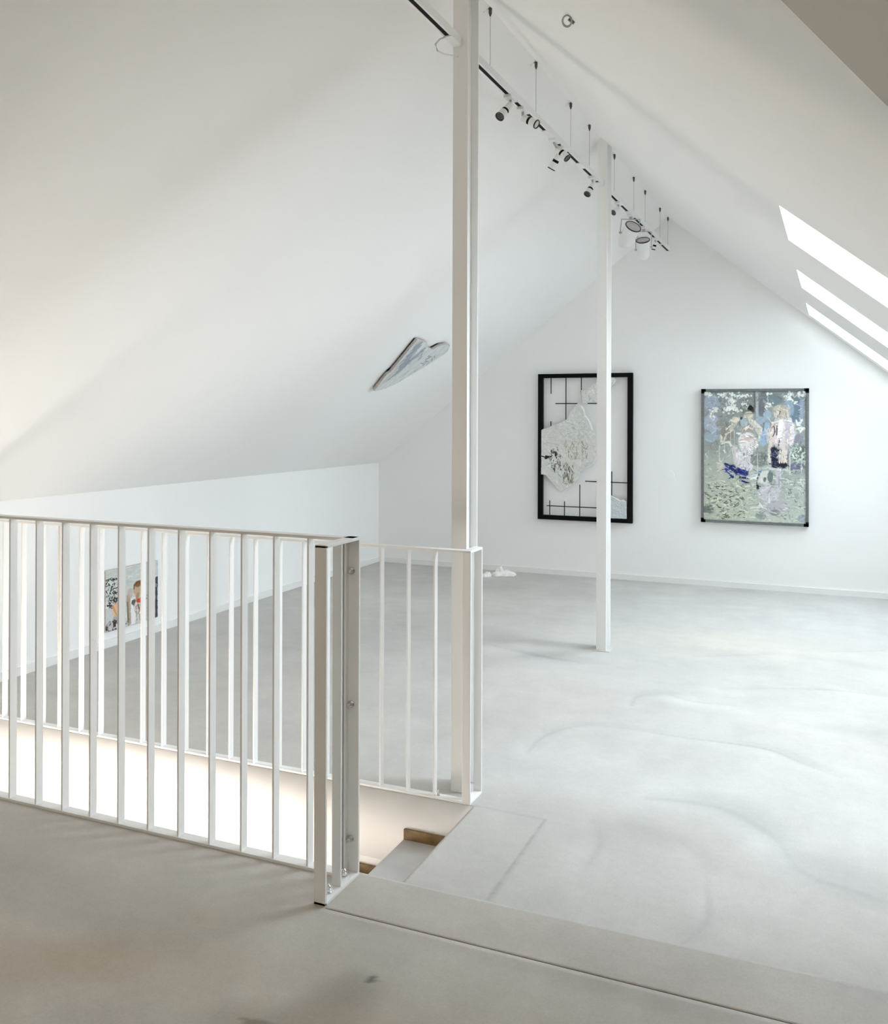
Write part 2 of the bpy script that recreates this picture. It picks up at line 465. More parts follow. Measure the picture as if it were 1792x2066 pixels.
# ------------------------------------------------------------------ ceiling slopes
lenL = (RX - XL + .05); nl = Vector((-SL, 0, 1)).normalized() * .28
struct('ceiling', prism(bmesh.new(), [(RX, YB - .1, RZ), (RX, YG + .1, RZ), (XL - .05, YG + .1, RZ - SL * lenL), (XL - .05, YB - .1, RZ - SL * lenL)], nl), M_CEIL)
XT, XBm = -0.212, 1.06
sky = [(3.842, 4.615), (5.56, 6.36), (7.24, 8.08)]
zx = lambda x: RZ - SR * (x - RX)
nr = Vector((SR, 0, 1)).normalized() * .30
YV = 3.76
us = [YV] + [v for a in sky for v in a] + [YG + .1]
bm = slab(us, [RX, XT, XBm, XRT + .05], [(a, b, XT, XBm) for a, b in sky], lambda u, v: (v, u, zx(v)), nr)
yv = lambda x: CGY + SR / CS * (x - RX)
prism(bm, [(RX, CGY, RZ), (RX, YV, RZ), (XRT + .05, YV, zx(XRT + .05)), (XRT + .05, yv(XRT + .05), zx(XRT + .05))], nr)
prism(bm, [(RX, CGY, RZ), (RX, YB - .1, RZ), (XRT + .05, YB - .1, zx(XRT + .05)), (XRT + .05, 2 * CGY - yv(XRT + .05), zx(XRT + .05))], nr)
struct('ceiling', bm, M_CEIL)
bm = bmesh.new()
for sg in (1, -1):
    yy = lambda y: CGY + sg * (y - CGY)
    xe = XRT + .05; ye = yv(xe); ze = zx(xe)
    prism(bm, [(RX, CGY, RZ), (xe, yy(ye), ze), (XE + .1, yy(ye), ze), (XE + .1, CGY, RZ)], Vector((0, sg * CS, 1)).normalized() * .28)
struct('ceiling', bm, M_CEIL)

# skylights: white timber frame at the outside of the roof, a pane in it
for k, (a, b) in enumerate(sky):
    bm = bmesh.new(); n1 = Vector((SR, 0, 1)).normalized()
    def fr(y0, y1, x0, x1, d0, d1):
        pts = [Vector((x, y, zx(x))) + n1 * d0 for x, y in ((x0, y0), (x0, y1), (x1, y1), (x1, y0))]
        prism(bm, pts, n1 * (d1 - d0))
    e = .035
    fr(a, b, XT, XT + e, .24, .32); fr(a, b, XBm - e, XBm, .24, .32)
    fr(a, a + e, XT + e, XBm - e, .24, .32); fr(b - e, b, XT + e, XBm - e, .24, .32)
    wn = struct('window_%d' % (k + 1), bm, M_TRIM)
    bm = bmesh.new(); fr(a + e, b - e, XT + e, XBm - e, .278, .286)
    g = obj('pane', bm, M_GLASS, wn)
    # light portal in the opening: guides the sky light, gives none of its own
    ld = bpy.data.lights.new('sky_portal', 'AREA'); ld.shape = 'RECTANGLE'
    ld.size = (XBm - XT) * math.hypot(1, SR); ld.size_y = b - a
    ld.cycles.is_portal = True
    lo = bpy.data.objects.new('sky_portal', ld); COL.objects.link(lo)
    c = Vector(((XT + XBm) / 2, (a + b) / 2, zx((XT + XBm) / 2))) + n1 * .34
    ax = Vector((1, 0, -SR)).normalized(); az = n1; ay = az.cross(ax)
    m4 = Matrix.Identity(4)
    for i in range(3): m4[i][0], m4[i][1], m4[i][2], m4[i][3] = ax[i], ay[i], az[i], c[i]
    lo.matrix_world = m4

# stair lamp known only by its light, and an added warm room fill
def point(name, loc, power, col, r):
    ld = bpy.data.lights.new(name, 'POINT'); ld.energy = power; ld.color = col; ld.shadow_soft_size = r
    lo = bpy.data.objects.new(name, ld); COL.objects.link(lo); lo.location = loc
point('stair_light', (-2.9, 2.62, -.60), STAIR_LAMP, (1.0, 0.90, 0.80), .20)
point('room_fill', (-1.2, -2.2, 2.3), ROOM_FILL, (1.0, 0.82, 0.62), .25)

# ------------------------------------------------------------------ staircase
st = empty('staircase', (WX1, (WY0 + WY1) / 2, -2.0), 'grey cement stairs going down between the two white railings', 'staircase')
tr, ri = .2865, .175
for k in range(9):
    x1 = WX1 - k * tr; z = -ri * (k + 1)
    obj('tread', B(x1 - tr, x1 + (.02 if k else 0), WY0 + .002, WY1 - .012, z - .16, z), M_TREAD, st)
bm = bmesh.new()
for k in range(9):
    x1 = WX1 - k * tr; z = -ri * (k + 1)
    box(bm, x1 - tr, x1, WY1 - .012, WY1 - .0005, z - .15, z + .04)
tag(obj('skirting_board', bm, M_WOOD, st), 'brown wooden strip along the stair wall')

# ------------------------------------------------------------------ steel columns (I sections)
def column(y, label):
    x = -1.379; o = empty('steel_column', (x, y + .06, 0), label, 'column')
    bm = bmesh.new(); h = .032; zt = RZ + .05
    box(bm, x - h, x + h, y, y + .0065, 0, zt, .0012)
    box(bm, x - h, x + h, y + .1135, y + .12, 0, zt, .0012)
    box(bm, x - .0024, x + .0024, y + .006, y + .114, 0, zt)
    obj('beam', bm, M_STEEL, o)
    return o
column(3.372, 'tall white steel I-beam column rising behind the end of the far railing')
c2 = column(5.77, 'white steel I-beam column standing alone in front of the black frame')
obj('base_plate', B(-1.43, -1.32, 5.745, 5.92, -.002, .004, .001), M_TREAD, c2)

# ------------------------------------------------------------------ railings
def repeat(o, parent, dx):
    c = o.copy(); COL.objects.link(c); c.parent = parent; c.location = o.location + Vector((dx, 0, 0)); return c

def bolt(name, p, d, parent, r=.0085):
    bm = bmesh.new(); p = Vector(p); d = Vector(d).normalized()
    cyl(bm, p, p + d * .003, r * 1.25, seg=20)
    cyl(bm, p + d * .003, p + d * .012, r, seg=6)
    cyl(bm, p + d * .012, p + d * .018, r * .75, r * .72, seg=16); cyl(bm, p + d * .018, p + d * .023, r * .72, r * .3, seg=16)
    tag(obj(name, bm, M_ZINC, parent), 'shiny zinc bolt')

KN = 0.8865
near = empty('railing', (-2.3, 2.32, LZ), 'nearest white metal railing with a bolted end post, on the landing edge', 'railing')
NT = 1.147; y0, y1 = 2.303, 2.341
XP = -1.266
obj('handrail', B(-4.25, XP - .002, y0, y1, NT - .009, NT, .0012), M_STEEL, near)
obj('bottom_rail', B(-4.25, XP - .036, y0, y1, LZ, LZ + .009, .0012), M_STEEL, near)
nx = [-2.9471, -2.8102, -2.6774, -2.5413, -2.4071, -2.2702, -2.1356, -2.001, -1.8687, -1.7388, -1.6054]
nx = [v * KN for v in nx]
first = None
for x in nx + [nx[0] - .1205 * k for k in range(1, 13)]:
    if x < -4.2: continue
    if first is None:
        first = obj('baluster', B(x, x + .006, y0 + .004, y1 - .005, LZ + .009, NT - .009), M_STEEL, near); fx = x
    else: repeat(first, near, x - fx)
# end panel that returns towards the room
yf, yb_ = 2.150, 2.343
obj('end_handrail', B(XP - .036, XP, yf, yb_, NT - .009, NT, .0012), M_STEEL, near)
obj('foot_plate', B(XP - .036, XP, yf, yb_, LZ, LZ + .009, .0012), M_STEEL, near)
obj('end_post', B(XP - .036, XP, yf, yf + .008, LZ + .0005, NT - .002, .0012), M_STEEL, near)
obj('middle_bar', B(XP - .034, XP - .006, 2.243, 2.250, LZ + .009, NT - .009, .001), M_STEEL, near)
bm = bmesh.new()
box(bm, XP - .052, XP, yb_ - .008, yb_, LZ + .009, NT - .009, .001)
box(bm, XP - .052, XP - .045, yb_ - .030, yb_ - .008, LZ + .009, NT - .009, .001)
box(bm, XP - .040, XP - .034, yb_ - .024, yb_ - .008, LZ + .009, NT - .009, .001)
obj('angle_post', bm, M_STEEL, near)
for z in (.99, .555, .116):
    zz = 1.5 - (1.5 - z) * KN
    bolt('bolt', (-1.290, yb_ - .008, zz), (0, -1, 0), near)
bolt('bolt', (-1.293, 2.300, LZ + .009), (0, 0, 1), near)
bolt('bolt', (-1.288, 2.205, LZ + .009), (0, 0, 1), near)

far = empty('railing', (-2.5, 3.3, 0), 'farther white metal railing across the stairwell, ending at the tall column', 'railing')
FT = .977; y0, y1 = 3.277, 3.312; XF = -1.291
obj('handrail', B(-4.2, XF, y0, y1, FT - .009, FT, .0012), M_STEEL, far)
obj('bottom_rail', B(-4.2, XF, y0, y1, 0.0, .010, .0012), M_STEEL, far)
fx = [-3.759, -3.636, -3.508, -3.387, -3.267, -3.146, -3.024, -2.9, -2.781, -2.657, -2.534, -2.416, -2.29, -2.168, -2.048, -1.935, -1.804, -1.684, -1.565, -1.449]
first = None
for x in fx + [-3.88, -4.0]:
    if first is None:
        first = obj('baluster', B(x, x + .006, y0 + .003, y1 - .004, .01, FT - .009), M_STEEL, far); f0 = x
    else: repeat(first, far, x - f0)
obj('joint_bar', B(-3.399, -3.392, y0 + .003, y1 - .004, -.0, FT - .009), M_STEEL, far)
obj('end_handrail', B(XF - .036, XF, y1, 3.405, FT - .009, FT, .0012), M_STEEL, far)
obj('foot_plate', B(XF - .036, XF, y1, 3.405, 0, .009, .0012), M_STEEL, far)
obj('end_post', B(XF - .034, XF, y0, y0 + .008, .0, FT - .003, .0012), M_STEEL, far)
obj('end_post', B(XF - .034, XF, 3.397, 3.405, .009, FT - .009, .0012), M_STEEL, far)
obj('side_strip', B(XF - .034, XF - .028, y0 + .02, y0 + .05, .01, FT - .04, .001), M_STEEL, far)
bolt('bolt', (-1.43, 3.292, .010), (0, 0, 1), far, .005)

# ------------------------------------------------------------------ lighting track along the ridge
TZ = 2.968
def track(ya, yb, label, joins, cables, feed=None):
    o = empty('light_track', (RX, (ya + yb) / 2, TZ), label, 'track')
    bm = bmesh.new()
    prof = [(-.018, -.001), (-.0095, -.001), (-.0095, .022), (.0095, .022), (.0095, -.001), (.018, -.001), (.018, .032), (-.018, .032)]
    prism(bm, [(RX + a_, ya, TZ + b_) for a_, b_ in prof], (0, yb - ya, 0))
    obj('rail', bm, M_LAMP, o)
    obj('slot', B(RX - .0093, RX + .0093, ya + .001, yb - .001, TZ + .001, TZ + .0215), M_DARK, o)
    for y, l in joins:
        tag(obj('joint_cover', B(RX - .0185, RX + .0185, y - l / 2, y + l / 2, TZ - .004, TZ + .010, .001), M_LAMP, o))
    for y in cables:
        w_ = obj('suspension_wire', cyl(bmesh.new(), (RX, y, TZ + .03), (RX, y, RZ - .01), .0011, seg=8), M_WIRE, o)
        bm = bmesh.new(); z = RZ - .004
        cyl(bm, (RX, y, z), (RX, y, z - .022), .0075, seg=14); cyl(bm, (RX, y, z - .022), (RX, y, z - .036), .0075, .0025, seg=14)
        obj('wire_grip', bm, M_GRIP, w_)
        bm = bmesh.new(); d = -Rv
        tube(bm, [Vector((RX, y, z - .004)) + d * .03 * (t / 5) - Uv * (.016 * (t / 5) ** 2) + Uv * .002 for t in range(1, 6)], .0009, 6)
        obj('wire_tail', bm, M_WIRE, w_)
        tag(obj('wire_anchor', cyl(bmesh.new(), (RX, y, TZ + .030), (RX, y, TZ + .040), .006, seg=12), M_LAMP, w_))
    return o
t0 = track(1.2, 3.365, 'white suspended light track with dark slot, ending at the tall column', [(3.32, .11)], [3.06, 2.1], None)
bm = bmesh.new()
tube(bm, [(RX - .012, 3.27, 2.964), (RX - .02, 3.235, 2.945), (RX - .024, 3.205, 2.915), (RX - .02, 3.215, 2.893), (RX - .01, 3.26, 2.895), (RX - .004, 3.32, 2.912), (RX, 3.372, 2.925)], .0035, 8)
obj('feed_cable', bm, M_LAMP, t0, True)
track(3.50, 5.765, 'white suspended light track hanging between the two steel columns', [(4.61, .13), (5.27, .12), (5.73, .09)], [3.74, 4.40, 5.052, 5.478])
track(5.895, 8.31, 'white suspended light track beyond the lone column towards the gable wall', [(6.61, .07), (7.30, .05), (7.95, .03)], [6.16, 6.804, 7.243, 7.90, 8.298])

def spot(my, s, e, k, label, lens=True, single=False, r=.0215):
    s, e = Vector(s), Vector(e); o = empty('track_spotlight', (RX, my, TZ), label, 'spotlight', 'small track spotlights')
    obj('adapter', B(RX - .0195, RX + .0195, my - .042, my + .042, TZ - .014, TZ + .006, .002), M_LAMP, o)
    bm = bmesh.new(); cyl(bm, (RX, my, TZ - .012), (RX, my, s.z + .012), .0065, seg=14)
    tube(bm, [(RX, my, s.z + .014), (RX, my + (s.y - my) * .5, s.z + .004), s + (e - s) * .05], .0065, 10)
    obj('stem', bm, M_LAMPG, o, True)
    d = e - s; m = s + d * k; dn = d.normalized()
    if not single:
        obj('rear_body', cyl(bmesh.new(), s, m - dn * .009, r * .72, r * .86), M_LAMP, o)
        tag(obj('cooling_gap', cyl(bmesh.new(), m - dn * .0095, m + dn * .006, r * .83), M_DARK, o), 'black gap ring')
        a = m + dn * .0055
    else: a = s
    bm = bmesh.new(); cyl(bm, a, e, r * .96, r, caps=False); cyl(bm, a, a + dn * .002, r * .96, seg=24)
    cyl(bm, e, a + dn * .002, r * .88, r * .84, caps=False)
    hd = obj('head', bm, M_LAMP, o)
    rg = bmesh.new()
    bmesh.ops.create_circle(rg, segments=28, radius=r, matrix=Matrix.Translation(e) @ dn.to_track_quat('Z', 'Y').to_matrix().to_4x4())
    rg.free()
    bm = bmesh.new(); cyl(bm, e - dn * .004, e + dn * .001, r * 1.03, caps=False); cyl(bm, e - dn * .004, e + dn * .001, r * .86, caps=False)
    cyl(bm, e - dn * .0045, e - dn * .003, r * 1.0)
    obj('front_ring', bm, M_DARK, o)
    if lens: obj('lens', cyl(bmesh.new(), e - dn * .003, e - dn * .0015, r * .80), M_LENS if lens == 'pale' else M_LENSD, o)
    return o
spot(4.009, (-1.39, 4.01, 2.933), (-1.421, 3.948, 2.862), .55, 'white track spotlight nearest the tall column, aimed down to the left')
spot(4.191, (-1.39, 4.191, 2.926), (-1.316, 4.181, 2.883), .5, 'white track spotlight second from the tall column, aimed right with a pale lens', lens='pale')
spot(4.72, (-1.39, 4.776, 2.938), (-1.329, 4.768, 2.874), .5, 'white track spotlight in the crossed pair mid-track, the one aimed right')
spot(4.88, (-1.39, 4.85, 2.937), (-1.447, 4.86, 2.851), .55, 'white track spotlight in the crossed pair mid-track, the one aimed down left', lens=False)
spot(5.56, (-1.39, 5.573, 2.931), (-1.415, 5.522, 2.857), .55, 'white track spotlight just left of the lone steel column')
spot(6.286, (-1.39, 6.286, 2.926), (-1.418, 6.25, 2.892), .5, 'short white track spotlight just right of the lone steel column', single=True, r=.020)
spot(7.673, (-1.39, 7.697, 2.939), (-1.409, 7.70, 2.881), .5, 'small white track spotlight beyond the two big floodlights', lens=False, r=.017)

def flood(my, top, bot, r0, r1, yw, label):
    top, bot = Vector(top), Vector(bot); M = Vector((RX, my, TZ)); o = empty('track_floodlight', M, label, 'floodlight', 'big can floodlights on the track')
    ax = (top - bot).normalized(); mid = bot.lerp(top, .55)
    side = Rv.copy(); side = (side - ax * side.dot(ax)).normalized()
    obj('adapter', B(RX - .0195, RX + .0195, my - .05, my + .05, TZ - .016, TZ + .006, .002), M_LAMP, o)
    bm = bmesh.new(); c0 = Vector((M.x, M.y, TZ - .02))
    cyl(bm, (RX, my, TZ - .014), c0 - Uv * .012, .012, seg=16)
    obj('stem', bm, M_LAMPG, o)
    rr = max(r0, r1) + .008; bm = bmesh.new()
    piv = [mid + side * rr * sg for sg in (-1, 1)]; ctr = c0 - Uv * .014
    corner = [ctr + Rv * rr * sg for sg in (-1, 1)]
    tube(bm, [piv[0], corner[0], corner[0] + Rv * .001], .0035, 8)
    tube(bm, [corner[0], corner[1]], .0035, 8); tube(bm, [corner[1], piv[1]], .0035, 8)
    y_ = obj('yoke', bm, M_LAMPG, o)
    for p, sg in zip(piv, (-1, 1)):
        obj('pivot_knob', cyl(bmesh.new(), p - side * sg * .008, p + side * sg * .008, .008, seg=14), M_LAMPG, y_)
    bm = bmesh.new(); q = bot.lerp(top, .18)
    cyl(bm, q, top, r1 + (r0 - r1) * .25, r0, seg=40, caps=False)
    cyl(bm, bot, q, r1 * .72, r1 + (r0 - r1) * .25, seg=40, caps=False)
    cyl(bm, bot, bot + ax * .002, r1 * .72, seg=40)
    cyl(bm, top, top - ax * .02, r0 - .004, r0 - .006, seg=40, caps=False)
    obj('housing', bm, M_LAMP, o, False)
    bm = bmesh.new(); cyl(bm, top - ax * .004, top + ax * .002, r0 + .001, seg=40, caps=False)
    cyl(bm, top - ax * .004, top + ax * .002, r0 - .005, seg=40, caps=False); cyl(bm, top - ax * .005, top - ax * .0035, r0, seg=40)
    obj('rim', bm, M_DARK, o)
    l_ = obj('lens', cyl(bmesh.new(), top - ax * .003, top - ax * .001, r0 - .0055, seg=40), M_LENS, o)
    bm = bmesh.new()
    for rr_ in (.02, .034): tube(bm, [top - ax * .0005 + (side * math.cos(a) + ax.cross(side) * math.sin(a)) * rr_ for a in [2 * math.pi * i / 24 for i in range(25)]], .0012, 6)
    obj('reflector_rings', bm, M_LAMPG, l_)
M1 = Vector((RX, 6.70, TZ)); T1 = M1 + Rv * .0126 - Uv * .092 - Fv * .03
flood(6.70, T1, T1 - Rv * .050 - Uv * .112 + Fv * .125, .060, .057, 1, 'large white can floodlight on a yoke, nearer of the two, tilted left')
M2 = Vector((RX, 7.186, TZ)); T2 = M2 - Rv * .006 - Uv * .100
flood(7.186, T2, T2 + Rv * .030 - Uv * .130 + Fv * .085, .053, .038, 1, 'large white tapered floodlight hanging beyond the other big one')

# cable coil hook on the right slope
o = empty('ceiling_ring', (-.80, 2.93, zx(-.80)), 'small grey metal ring hanging under the right ceiling slope', 'ring')
c = EYE + (Vector((-.835, 2.985, 2.822)) - EYE) * .975; bm = bmesh.new()
for i in range(4):
    rr = .0145 + .0013 * i
    tube(bm, [c + (Rv * math.cos(a) * rr * .9 + Uv * math.sin(a) * rr * 1.12) + Fv * (.0025 * (i % 2)) for a in [2 * math.pi * k / 28 for k in range(29)]], .0013, 6)
obj('coil', bm, M_LAMPG, o)
a = Vector((-.81, 2.955, 0)); a.z = zx(a.x)
bm = bmesh.new(); tube(bm, [c + Uv * .019 + Rv * .006, a + Rv * .004], .0035, 8)
cyl(bm, a, a - Vector((SR, 0, 1)).normalized() * .008, .012, seg=18)
obj('hanger', bm, M_GRIP, o)

# ------------------------------------------------------------------ cover plate on the gable wall
o = bmesh.new(); cyl(o, (-1.376, YG, .967), (-1.376, YG - .006, .967), .040, .038, seg=40)
tag(obj('cover_plate', o, M_WALL), 'round white blank cover plate on the gable wall between the pictures', 'cover plate')

# ------------------------------------------------------------------ black frame with broken mesh and cast pieces
XA, XB_, ZA, ZB = -2.594, -1.702, .521, 1.887
fr_ = empty('framed_relief', ((XA + XB_) / 2, YG - .02, ZA), 'tall black open frame with broken black rods and pale torn canvas pieces on the wall', 'artwork')
PX = lambda x: XA + (x - 167) / (1288 - 167) * (XB_ - XA)      # sheet units of the sketch -> metres
def PZ(x, y):
    t = (x - 167) / (1288 - 167); top = 150 - 18 * t; botm = 1862 + 63 * t
    return ZB - (y - top) / (botm - top) * (ZB - ZA)
yw0, yw1 = YG - .050, YG - .010; t_ = .046
bm = bmesh.new()
box(bm, XA, XA + t_, yw0, yw1, ZA, ZB, .001); box(bm, XB_ - t_, XB_, yw0, yw1, ZA, ZB, .001)
box(bm, XA + t_ - .001, XB_ - t_ + .001, yw0, yw1, ZB - .038, ZB, .001); box(bm, XA + t_ - .001, XB_ - t_ + .001, yw0, yw1, ZA, ZA + .040, .001)
obj('frame', bm, M_BLACK, fr_)
rods = [((322, 190), (322, 382)), ((322, 708), (322, 790)), ((503, 190), (503, 700)), ((688, 190), (688, 350)),
        ((375, 497), (645, 497)), ((762, 495), (905, 497)), ((310, 1645), (310, 1830)), ((490, 1658), (490, 1840)), ((673, 1462), (673, 1850)),
        ((270, 1708), (900, 1741)), ((735, 1421), (1240, 1444)), ((1049, 1305), (1049, 1620)), ((880, 806), (1030, 811)), ((900, 190), (900, 1100)), ((905, 1380), (905, 1860))]
for (xa, ya), (xb, yb) in rods:
    v = xa == xb; yy = yw0 + (.016 if v else .022)
    obj('rod', cyl(bmesh.new(), (PX(xa), yy, PZ(xa, ya)), (PX(xb), yy, PZ(xb, yb)), .0042, seg=10), M_ROD, fr_)

def piece(name, poly, x0, y0, x1, y1, nx, ny, col, painter, seed, yfront, thick=.016):
    P = Paint(x0, y0, x1, y1, nx, ny, srgb(col), seed)
    P.c *= (1 + .10 * (P.n1 - .5))[..., None]; painter(P)
    def f(X, Y):
        t = (X - 167) / (1288 - 167); top = 150 - 18 * t; bo = 1862 + 63 * t
        return XA + t * (XB_ - XA), X * 0 + yfront + .006 * P.n1, ZB - (Y - top) / (bo - top) * (ZB - ZA)
    return painted(name, P, f, (0, -1, 0), thick, [M_CANV, M_SIDEW], fr_, mask=lambda X, Y: inside(X, Y, poly), relief=.006)
def pa(P):
    P.flecks(90, 240, 860, 560, 1500, 20, 90, 9, [(236, 238, 234), (198, 203, 200), (188, 192, 186), (240, 240, 236)], .6)
    P.flecks(40, 520, 760, 720, 930, 15, 60, 8, [(175, 184, 184), (200, 206, 206)], .6)
    P.flecks(70, 500, 770, 960, 1180, 25, 90, 6, [(120, 116, 84), (170, 168, 140), (90, 92, 74), (225, 226, 218), (200, 198, 176)], .8, (1.0, 2.1))
    P.flecks(26, 320, 450, 1010, 1290, 20, 60, 12, [(20, 22, 18), (40, 44, 34)], .95, (.6, 1.9))
    P.flecks(6, 230, 330, 1125, 1150, 30, 60, 14, [(14, 14, 12)], 1, (-.1, .3))
    P.flecks(30, 300, 460, 1080, 1280, 20, 50, 8, [(230, 232, 226), (150, 150, 130)], .8)
    P.flecks(60, 480, 600, 1220, 1440, 20, 80, 7, [(84, 92, 70), (40, 42, 32), (150, 150, 110), (220, 222, 214), (110, 80, 60)], .9, (1.1, 2.2))
    P.stroke([(410, 1290), (430, 1340), (460, 1370)], 6, srgb((110, 110, 96)), .8)
    P.stroke([(560, 1330), (545, 1470)], 6, srgb((150, 150, 140)), .7)
    P.stroke([(240, 975), (300, 960), (420, 990), (560, 940), (700, 960), (745, 1060)], 10, srgb((196, 196, 186)), .7)
    P.dabs(500, 20, 80, 10, .14, alpha=.6)
    P.stroke([(700, 530), (738, 600), (742, 640), (782, 690), (830, 800)], 18, srgb((246, 246, 242)), .95)
    P.stroke([(215, 808), (330, 765), (400, 740), (510, 690)], 10, srgb((150, 152, 148)), .6)
pbig = [(215, 812), (232, 800), (328, 765), (400, 740), (455, 712), (505, 690), (530, 682), (560, 600), (600, 555), (640, 505), (665, 488), (700, 522), (732, 565), (745, 638), (780, 680), (812, 740), (832, 806), (880, 900), (905, 1000), (880, 1130), (832, 1222), (770, 1250), (720, 1285), (672, 1308), (682, 1350), (655, 1405), (632, 1438), (540, 1490), (490, 1520), (458, 1547), (400, 1490), (330, 1410), (270, 1342), (213, 1334)]
piece('canvas_piece', pbig, 205, 480, 915, 1555, 300, 460, (219, 219, 214), pa, 5, yw0 - .014)
def pb(P):
    P.flecks(30, 700, 1100, 200, 500, 20, 70, 10, [(238, 238, 234), (190, 194, 192), (170, 174, 172)], .6)
    P.stroke([(688, 350), (700, 480)], 12, srgb((120, 122, 118)), .7)
piece('canvas_piece', [(684, 345), (740, 326), (832, 276), (900, 225), (1005, 205), (1072, 188), (1102, 225), (1080, 268), (1005, 322), (930, 400), (880, 470), (832, 482), (768, 488), (745, 502), (702, 484), (694, 420)], 680, 180, 1110, 510, 190, 150, (220, 220, 216), pb, 6, yw0 - .012)
def pc(P):
    P.stroke([(1005, 1562), (1060, 1600), (1150, 1650), (1185, 1640), (1222, 1668)], 10, srgb((246, 246, 242)), .9)
piece('canvas_piece', [(930, 1530), (1005, 1558), (1060, 1600), (1112, 1622), (1150, 1650), (1185, 1638), (1222, 1668), (1224, 1868), (930, 1855)], 925, 1520, 1230, 1875, 120, 140, (206, 212, 214), pc, 7, yw0 - .006)

# ------------------------------------------------------------------ large figure painting in a grey frame
XA2, XB2, ZA2, ZB2 = -1.097, -.217, .566, 1.733
pt = empty('framed_painting', ((XA2 + XB2) / 2, YG - .02, ZA2), 'grey-framed painting of pale garden figures in grey-blue and green on the gable wall', 'painting')
e = .022; bm = bmesh.new(); ya_, yb2 = YG - .045, YG - .006
box(bm, XA2, XA2 + e, ya_, yb2, ZA2, ZB2, .001); box(bm, XB2 - e, XB2, ya_, yb2, ZA2, ZB2, .001)
box(bm, XA2 + e, XB2 - e, ya_, yb2, ZB2 - e, ZB2, .001); box(bm, XA2 + e, XB2 - e, ya_, yb2, ZA2, ZA2 + e, .001)
obj('frame', bm, M_GREYF, pt)
for cx, sx in ((XA2, 1), (XB2, -1)):
    for cz, sz in ((ZA2, 1), (ZB2, -1)):
        bm = bmesh.new()
        xs = sorted((cx - .001 * sx, cx + .038 * sx)); zs = sorted((cz - .001 * sz, cz + .024 * sz))
        box(bm, xs[0], xs[1], ya_ - .002, ya_ + .012, zs[0], zs[1])
        xs = sorted((cx - .001 * sx, cx + .024 * sx)); zs = sorted((cz - .001 * sz, cz + .038 * sz))
        box(bm, xs[0], xs[1], ya_ - .002, ya_ + .012, zs[0], zs[1])
        tag(obj('corner_bracket', bm, M_BLACK, pt), 'black corner bracket')
P = Paint(205, 190, 1530, 1900, 330, 430, srgb((168, 176, 172)), 11)
v = ((P.Y - 190) / 1710)[..., None]
P.c = srgb((140, 147, 148)) * (1 - v) + srgb((196, 204, 194)) * v
P.c *= (1 + .35 * (P.n1 - .5))[..., None]
m = np.clip((P.Y - 900) / 500, 0, 1) * np.clip(1 - (P.X - 500) / 700, 0, 1)
P.mix(np.s_[:], m, srgb((196, 202, 182)), .5)
Bl = P.blob; St = P.stroke; Fk = P.flecks
Bl(300, 340, 110, 110, srgb((176, 186, 202)), .7); Bl(310, 620, 120, 120, srgb((182, 190, 204)), .8); Bl(290, 790, 110, 70, srgb((176, 190, 204)), .7)
Bl(430, 620, 60, 60, srgb((150, 152, 140)), .8); Bl(570, 480, 70, 90, srgb((148, 156, 150)), .7); Bl(520, 750, 90, 130, srgb((150, 150, 142)), .8)
Bl(800, 420, 130, 70, srgb((120, 124, 120)), .7); St([(1000, 200), (960, 420), (980, 520)], 90, srgb((118, 124, 126)), .8)
Bl(1120, 300, 110, 80, srgb((118, 136, 140)), .7); St([(905, 200), (910, 560)], 34, srgb((182, 184, 194)), .9); St([(870, 200), (878, 420)], 20, srgb((96, 100, 96)), .8)
St([(1420, 330), (1400, 560)], 110, srgb((116, 136, 152)), .9); St([(1480, 330), (1470, 600)], 60, srgb((160, 170, 190)), .8); Bl(1310, 400, 60, 90, srgb((160, 182, 200)), .8)
for x, y, n, sp in [(600, 270, 34, 90), (600, 410, 30, 80), (450, 240, 12, 40), (1050, 375, 12, 45), (1310, 250, 18, 70), (1475, 220, 16, 50), (510, 420, 16, 60), (255, 235, 10, 50), (350, 440, 12, 60), (1430, 600, 16, 60), (320, 520, 8, 50), (760, 240, 14, 60), (1410, 350, 6, 30), (1040, 220, 6, 25), (1460, 690, 10, 50), (740, 350, 8, 50)]:
    for _ in range(n):
        Bl(x + P.r.randn() * sp * .6, y + P.r.randn() * sp * .42, P.r.uniform(9, 22), P.r.uniform(7, 17), srgb((236, 242, 236)) * P.r.uniform(.85, 1), .95, rot=P.r.uniform(0, 3))
Fk(30, 400, 900, 250, 520, 15, 45, 9, [(110, 116, 112), (90, 96, 92)], .8)
# standing figure left and its flower-coloured skin tones
Bl(818, 405, 44, 34, srgb((24, 32, 30))); Bl(850, 440, 22, 26, srgb((40, 46, 44)), .8)
Bl(795, 505, 60, 48, srgb((204, 198, 182))); St([(745, 490), (860, 478)], 10, srgb((120, 112, 96)), .8); St([(740, 530), (800, 535), (850, 500)], 12, srgb((232, 228, 214)), .9)
St([(800, 560), (880, 640), (940, 740)], 62, srgb((206, 204, 192))); St([(880, 590), (975, 700), (940, 820)], 40, srgb((226, 224, 216)), .9)
Bl(740, 600, 50, 60, srgb((176, 190, 192))); St([(690, 560), (705, 540)], 26, srgb((40, 50, 44)), .9)
Bl(950, 570, 60, 55, srgb((166, 182, 194))); Bl(1040, 500, 55, 60, srgb((168, 186, 200))); St([(1040, 640), (990, 860)], 90, srgb((166, 188, 210))); St([(1000, 600), (985, 700)], 14, srgb((120, 126, 130)), .9)
St([(640, 570), (560, 700)], 50, srgb((206, 200, 182)), .9); Bl(625, 565, 50, 34, srgb((226, 220, 206))); St([(590, 700), (500, 760), (470, 860)], 26, srgb((214, 212, 196)), .9); St([(500, 700), (560, 640)], 14, srgb((240, 236, 224)), .9)
